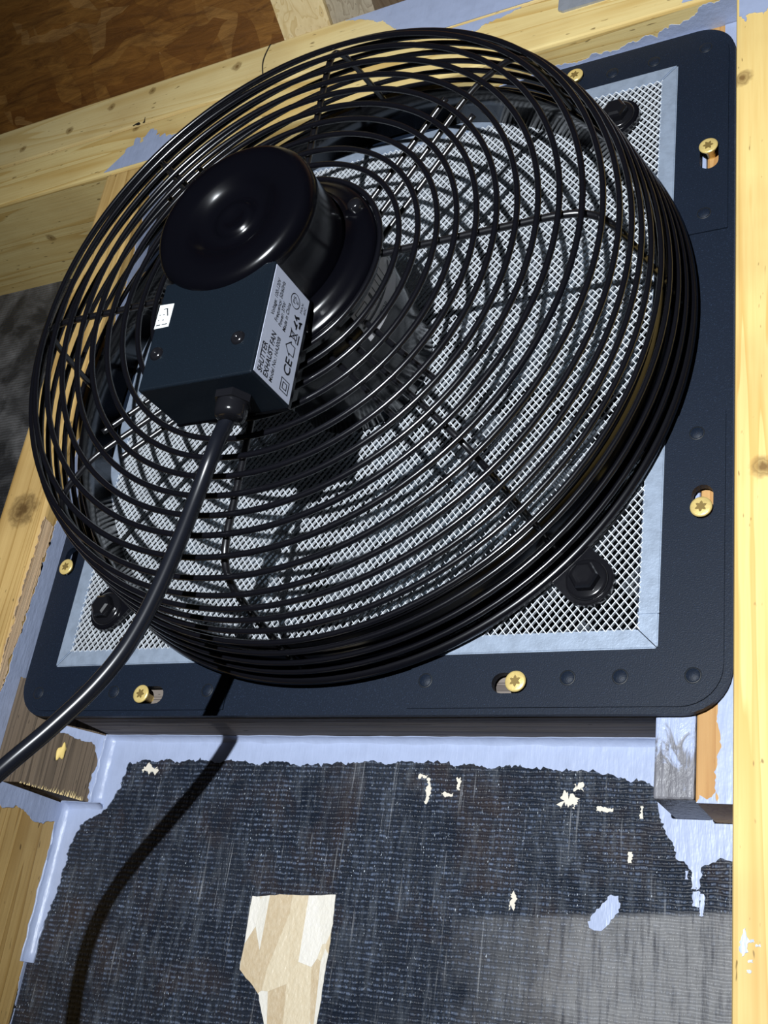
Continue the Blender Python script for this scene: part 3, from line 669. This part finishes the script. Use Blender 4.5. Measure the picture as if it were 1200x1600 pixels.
# tag on the motor core, facing the lower right
def curved(name, r, a0, a1, h0, h1, mat, parent, n=12):
    v = []
    for i in range(n + 1):
        a = a0 + (a1 - a0) * i / n
        for h in (h0, h1):
            for q in (0.0004, -0.0008): v.append(((r(h) + q) * math.cos(a), -h, (r(h) + q) * math.sin(a)))
    f = []
    for i in range(n):
        b = i * 4; c = b + 4; f += [(b, b + 2, c + 2, c), (b + 1, c + 1, c + 3, b + 3), (b, c, c + 1, b + 1), (b + 2, b + 3, c + 3, c + 2)]
    f += [(0, 1, 3, 2), (n * 4, n * 4 + 2, n * 4 + 3, n * 4 + 1)]
    return pyd(name, v, f, mat, parent)
core_r = lambda h: 0.0560 + (h - 0.070) / 0.036 * 0.0015 if h > 0.07 else 0.050 + (h - 0.008) / 0.062 * 0.006
mt = curved('motor_tag', lambda h: core_r(h) + 0.0004, -0.62, 0.30, 0.074, 0.100, 'tag', fan); mt['label'] = 'grey printed tag on the motor side'
# terminal box
BX, BY0, BY1, BZ0, BZ1 = 0.036, -0.160, -0.124, -0.107, -0.038
tb = box('terminal_box', -BX, BX, BY0, BY1, BZ0, BZ1, 'box', fan, 0.0012, 3)
box('lid_seam', -BX - 0.0002, BX + 0.0002, BY1 - 0.0010, BY1 + 0.0012, BZ0 - 0.0002, BZ1 + 0.0002, 'motor', tb)
box('box_bracket', -0.028, 0.028, BY1, -0.108, -0.098, -0.040, 'motor', tb)
for x, z in ((-0.0293, -0.0848), (0.0228, -0.0844)):
    s_ = lathe('box_screw', [(0.0, 0.1604), (0.0012, 0.1606), (0.0020, 0.1618), (0.0030, 0.1616), (0.0040, 0.1606), (0.0042, 0.1595)], 'screwblack', tb, 20); s_.location = (x, 0, z)
on_front = lambda u, v, d: (u, BY0 - d, v)
stk = sheet('sticker', [(-0.0358, -0.0522), (-0.0262, -0.0528), (-0.0262, -0.0678), (-0.0358, -0.0678)], on_front, 0.0002, 'sticker', tb, [False] * 4); stk['label'] = 'small white sticker with faint print'
def ink(pts, place, d, parent, name='print'): return sheet(name, pts, place, d, 'ink', parent, [False] * len(pts))
bm = bmesh.new()
def ink_quad(bm, pts, place, d):
    bm.faces.new([bm.verts.new(place(u, v, d)) for u, v in pts])
for (x0, z0, x1, z1, w) in ((-0.0325, -0.0555, -0.0295, -0.0555, 0.00025), (-0.0300, -0.0555, -0.0285, -0.0605, 0.00035), (-0.0345, -0.0590, -0.0335, -0.0590, 0.0003), (-0.0318, -0.0592, -0.0310, -0.0592, 0.0003), (-0.0345, -0.0625, -0.0338, -0.0625, 0.0003), (-0.0315, -0.0628, -0.0305, -0.0628, 0.0003), (-0.0350, -0.0658, -0.0320, -0.0658, 0.0003), (-0.0312, -0.0658, -0.0275, -0.0658, 0.0003)):
    d_ = Vector((x1 - x0, z1 - z0)).normalized(); q = Vector((-d_.y, d_.x)) * w
    ink_quad(bm, [(x0 + q.x, z0 + q.y), (x1 + q.x, z1 + q.y), (x1 - q.x, z1 - q.y), (x0 - q.x, z0 - q.y)], on_front, 0.00028)
from_bm('print', bm, 'ink', stk)
# rating label on the right-hand face of the box: text runs upwards, letter tops point to the front
LW, LH = 0.0655, 0.0335                                     # length along Z, height along -Y
lab_o = Vector((BX, BY1 - 0.0012, BZ0 + 0.0018))
on_lab = lambda u, v, d: (BX + d, lab_o.y - v, lab_o.z + u)
lab = sheet('rating_label', [(0, 0), (LW, 0), (LW, LH), (0, LH)], on_lab, 0.00025, 'label', tb, [False] * 4); lab['label'] = 'pale rating label with black print'
LM = Matrix(((0, 0, 1, BX + 0.00032), (0, -1, 0, lab_o.y), (1, 0, 0, lab_o.z), (0, 0, 0, 1)))
def text(s, u, v, w, size, parent, M4=LM, shear=0.0, bold=0.0, name='print'):
    cu = bpy.data.curves.new('t', 'FONT'); cu.body = s; cu.size = size; cu.shear = shear; cu.offset = bold; cu.resolution_u = 3
    o = bpy.data.objects.new('t', cu); C.objects.link(o); dg = bpy.context.evaluated_depsgraph_get()
    me = bpy.data.meshes.new_from_object(o.evaluated_get(dg)); bpy.data.objects.remove(o); bpy.data.curves.remove(cu)
    wd = max(p.co.x for p in me.vertices) - min(p.co.x for p in me.vertices)
    for p in me.vertices: p.co = M4 @ Vector((u + p.co.x * w / wd, v + p.co.y, 0))
    me.name = name; return mesh_obj(name, me, 'ink', parent)
text('SHUTTER', 0.0020, 0.0275, 0.0180, 0.0056, lab, bold=0.00012)
text('EXHAUST FAN', 0.0020, 0.0222, 0.0270, 0.0056, lab, bold=0.00012)
text('Model No.: HA300B', 0.0020, 0.0178, 0.0270, 0.0040, lab, bold=0.00005)
text('Voltage: 100-120V', 0.0370, 0.0275, 0.0225, 0.0038, lab, bold=0.00005)
text('Frequency: 50/60Hz', 0.0355, 0.0235, 0.0250, 0.0038, lab, bold=0.00005)
text('Power: 37W', 0.0350, 0.0195, 0.0150, 0.0038, lab, bold=0.00005)
text('Made in China', 0.0345, 0.0155, 0.0180, 0.0038, lab, bold=0.00005)
text('CE', 0.0135, 0.0045, 0.0098, 0.0085, lab, bold=0.00015)
text('MAX.', 0.0535, 0.0046, 0.0070, 0.0026, lab); text('60C', 0.0548, 0.0016, 0.0045, 0.0026, lab)
text('PS', 0.0549, 0.0118, 0.0042, 0.0036, lab); text('E', 0.0561, 0.0092, 0.0018, 0.0028, lab)
bm = bmesh.new()
def stroke(a, b, w=0.00028):
    a, b = Vector(a), Vector(b); d_ = (b - a).normalized(); q = Vector((-d_.y, d_.x)) * w; e = d_ * w
    ink_quad(bm, [a - e + q, b + e + q, b + e - q, a - e - q], on_lab, 0.00033)
def poly(pts, w=0.00028, close=True):
    for i in range(len(pts) if close else len(pts) - 1): stroke(pts[i], pts[(i + 1) % len(pts)], w)
cx, cy = 0.0070, 0.0068
for q in (0.0036, 0.0018): poly([(cx - q, cy - q), (cx + q, cy - q), (cx + q, cy + q), (cx - q, cy + q)])
hx, hy = 0.0262, 0.0045                                     # house mark
poly([(hx, hy), (hx + 0.006, hy), (hx + 0.006, hy + 0.004), (hx + 0.0072, hy + 0.004), (hx + 0.003, hy + 0.0082), (hx - 0.0012, hy + 0.004), (hx, hy + 0.004)])
wx, wy = 0.0378, 0.0076                                     # crossed-out bin over a bar
poly([(wx - 0.0018, wy + 0.0028), (wx - 0.0012, wy - 0.0028), (wx + 0.0012, wy - 0.0028), (wx + 0.0018, wy + 0.0028)])
stroke((wx - 0.0028, wy - 0.0030), (wx + 0.0028, wy + 0.0036)); stroke((wx - 0.0028, wy + 0.0036), (wx + 0.0028, wy - 0.0030)); stroke((wx - 0.0024, wy + 0.0030), (wx + 0.0024, wy + 0.0030))
stroke((wx - 0.0024, wy - 0.0046), (wx + 0.0024, wy - 0.0046), 0.0005)
rx, ry = 0.0468, 0.0066                                     # three chasing arrows
for k in range(3):
    a = PI / 2 + k * 2 * PI / 3
    p1 = (rx + 0.0030 * math.cos(a + 0.45), ry + 0.0030 * math.sin(a + 0.45)); p2 = (rx + 0.0030 * math.cos(a + 1.45), ry + 0.0030 * math.sin(a + 1.45))
    stroke(p1, p2, 0.0007)
    p3 = (rx + 0.0041 * math.cos(a + 1.5), ry + 0.0041 * math.sin(a + 1.5)); p4 = (rx + 0.0016 * math.cos(a + 1.5), ry + 0.0016 * math.sin(a + 1.5)); stroke(p3, p4, 0.0005)
ex, ey = 0.0570, 0.0122                                     # round approval mark
poly([(ex + 0.0042 * math.cos(2 * PI * k / 24), ey + 0.0042 * math.sin(2 * PI * k / 24)) for k in range(24)], 0.00022)
from_bm('print', bm, 'ink', lab)
# tag print: word and a box of lines, wrapped as flat patches
def on_tag(u, v, d):
    a = -0.62 + u / 0.0572; h = 0.074 + v; r = core_r(h) + 0.0010 + d; return (r * math.cos(a), -h, r * math.sin(a))
bm = bmesh.new()
for (u0, u1, v0, v1) in ((0.002, 0.012, 0.0235, 0.0240), (0.002, 0.012, 0.0150, 0.0155), (0.002, 0.0025, 0.015, 0.024), (0.0115, 0.012, 0.015, 0.024), (0.005, 0.009, 0.019, 0.0200), (0.016, 0.018, 0.014, 0.024), (0.0210, 0.0216, 0.012, 0.024), (0.026, 0.0266, 0.014, 0.024), (0.030, 0.031, 0.012, 0.024), (0.035, 0.0356, 0.014, 0.024), (0.001, 0.050, 0.0105, 0.0122)):
    n = max(1, int((u1 - u0) / 0.002))
    for i in range(n):
        a_, b_ = u0 + (u1 - u0) * i / n, u0 + (u1 - u0) * (i + 1) / n
        bm.faces.new([bm.verts.new(on_tag(*p_, 0.0)) for p_ in ((a_, v0), (b_, v0), (b_, v1), (a_, v1))])
from_bm('print', bm, 'ink', mt)
tt = text('MOTOR', 0.008, 0.0030, 0.016, 0.0065, mt, Matrix.Identity(4))
for p_ in tt.data.vertices: p_.co = on_tag(p_.co.x, p_.co.y, 0.0)
# cable gland and power cable

def vlathe(name, prof, mat, parent, cx, cy, seg=24, smooth=True):
    v, f = [], []; n = len(prof)
    for i in range(seg):
        a = 2 * PI * i / seg
        for r, z in prof: v.append((cx + r * math.cos(a), cy + r * math.sin(a), z))
    for i in range(seg):
        j = (i + 1) % seg
        for k in range(n - 1): f.append((i * n + k, i * n + k + 1, j * n + k + 1, j * n + k))
    return pyd(name, v, f, mat, parent, smooth)
GX, GY = 0.0135, -0.1415
g1 = vlathe('cable_gland', [(0.0, -0.1065), (0.0100, -0.1065), (0.0104, -0.1075), (0.0104, -0.1115), (0.0, -0.1115)], 'screwblack', tb, GX, GY, 6, False)
vlathe('gland_nut', [(0.0085, -0.1112), (0.0086, -0.1170), (0.0078, -0.1195), (0.0060, -0.1205), (0.0, -0.1205)], 'screwblack', g1, GX, GY, 24)
cp = [(GX, GY, -0.110), (0.0110, -0.1395, -0.1175), (0.0020, -0.1335, -0.1240), (-0.0050, -0.1280, -0.1360), (-0.0085, -0.1265, -0.1510), (-0.0120, -0.1270, -0.1770), (-0.0170, -0.1280, -0.2020), (-0.0220, -0.1295, -0.2270), (-0.0270, -0.1325, -0.2440), (-0.0355, -0.1360, -0.2610), (-0.0510, -0.1405, -0.2815), (-0.0670, -0.1500, -0.3040), (-0.0755, -0.1605, -0.3220), (-0.0770, -0.1690, -0.3420), (-0.0740, -0.1770, -0.3580), (-0.0670, -0.1880, -0.3760), (-0.05, -0.210, -0.410)]
# relax the traced points a little so the cable bends evenly
P = [Vector(p_) for p_ in cp]
for it in range(2):
    P = [P[0], P[1]] + [P[i] * 0.6 + (P[i - 1] + P[i + 1]) * 0.2 for i in range(2, len(P) - 1)] + [P[-1]]
tube('power_cable', smooth_path(P, 10), 0.0043, 'cable', fan, 14)
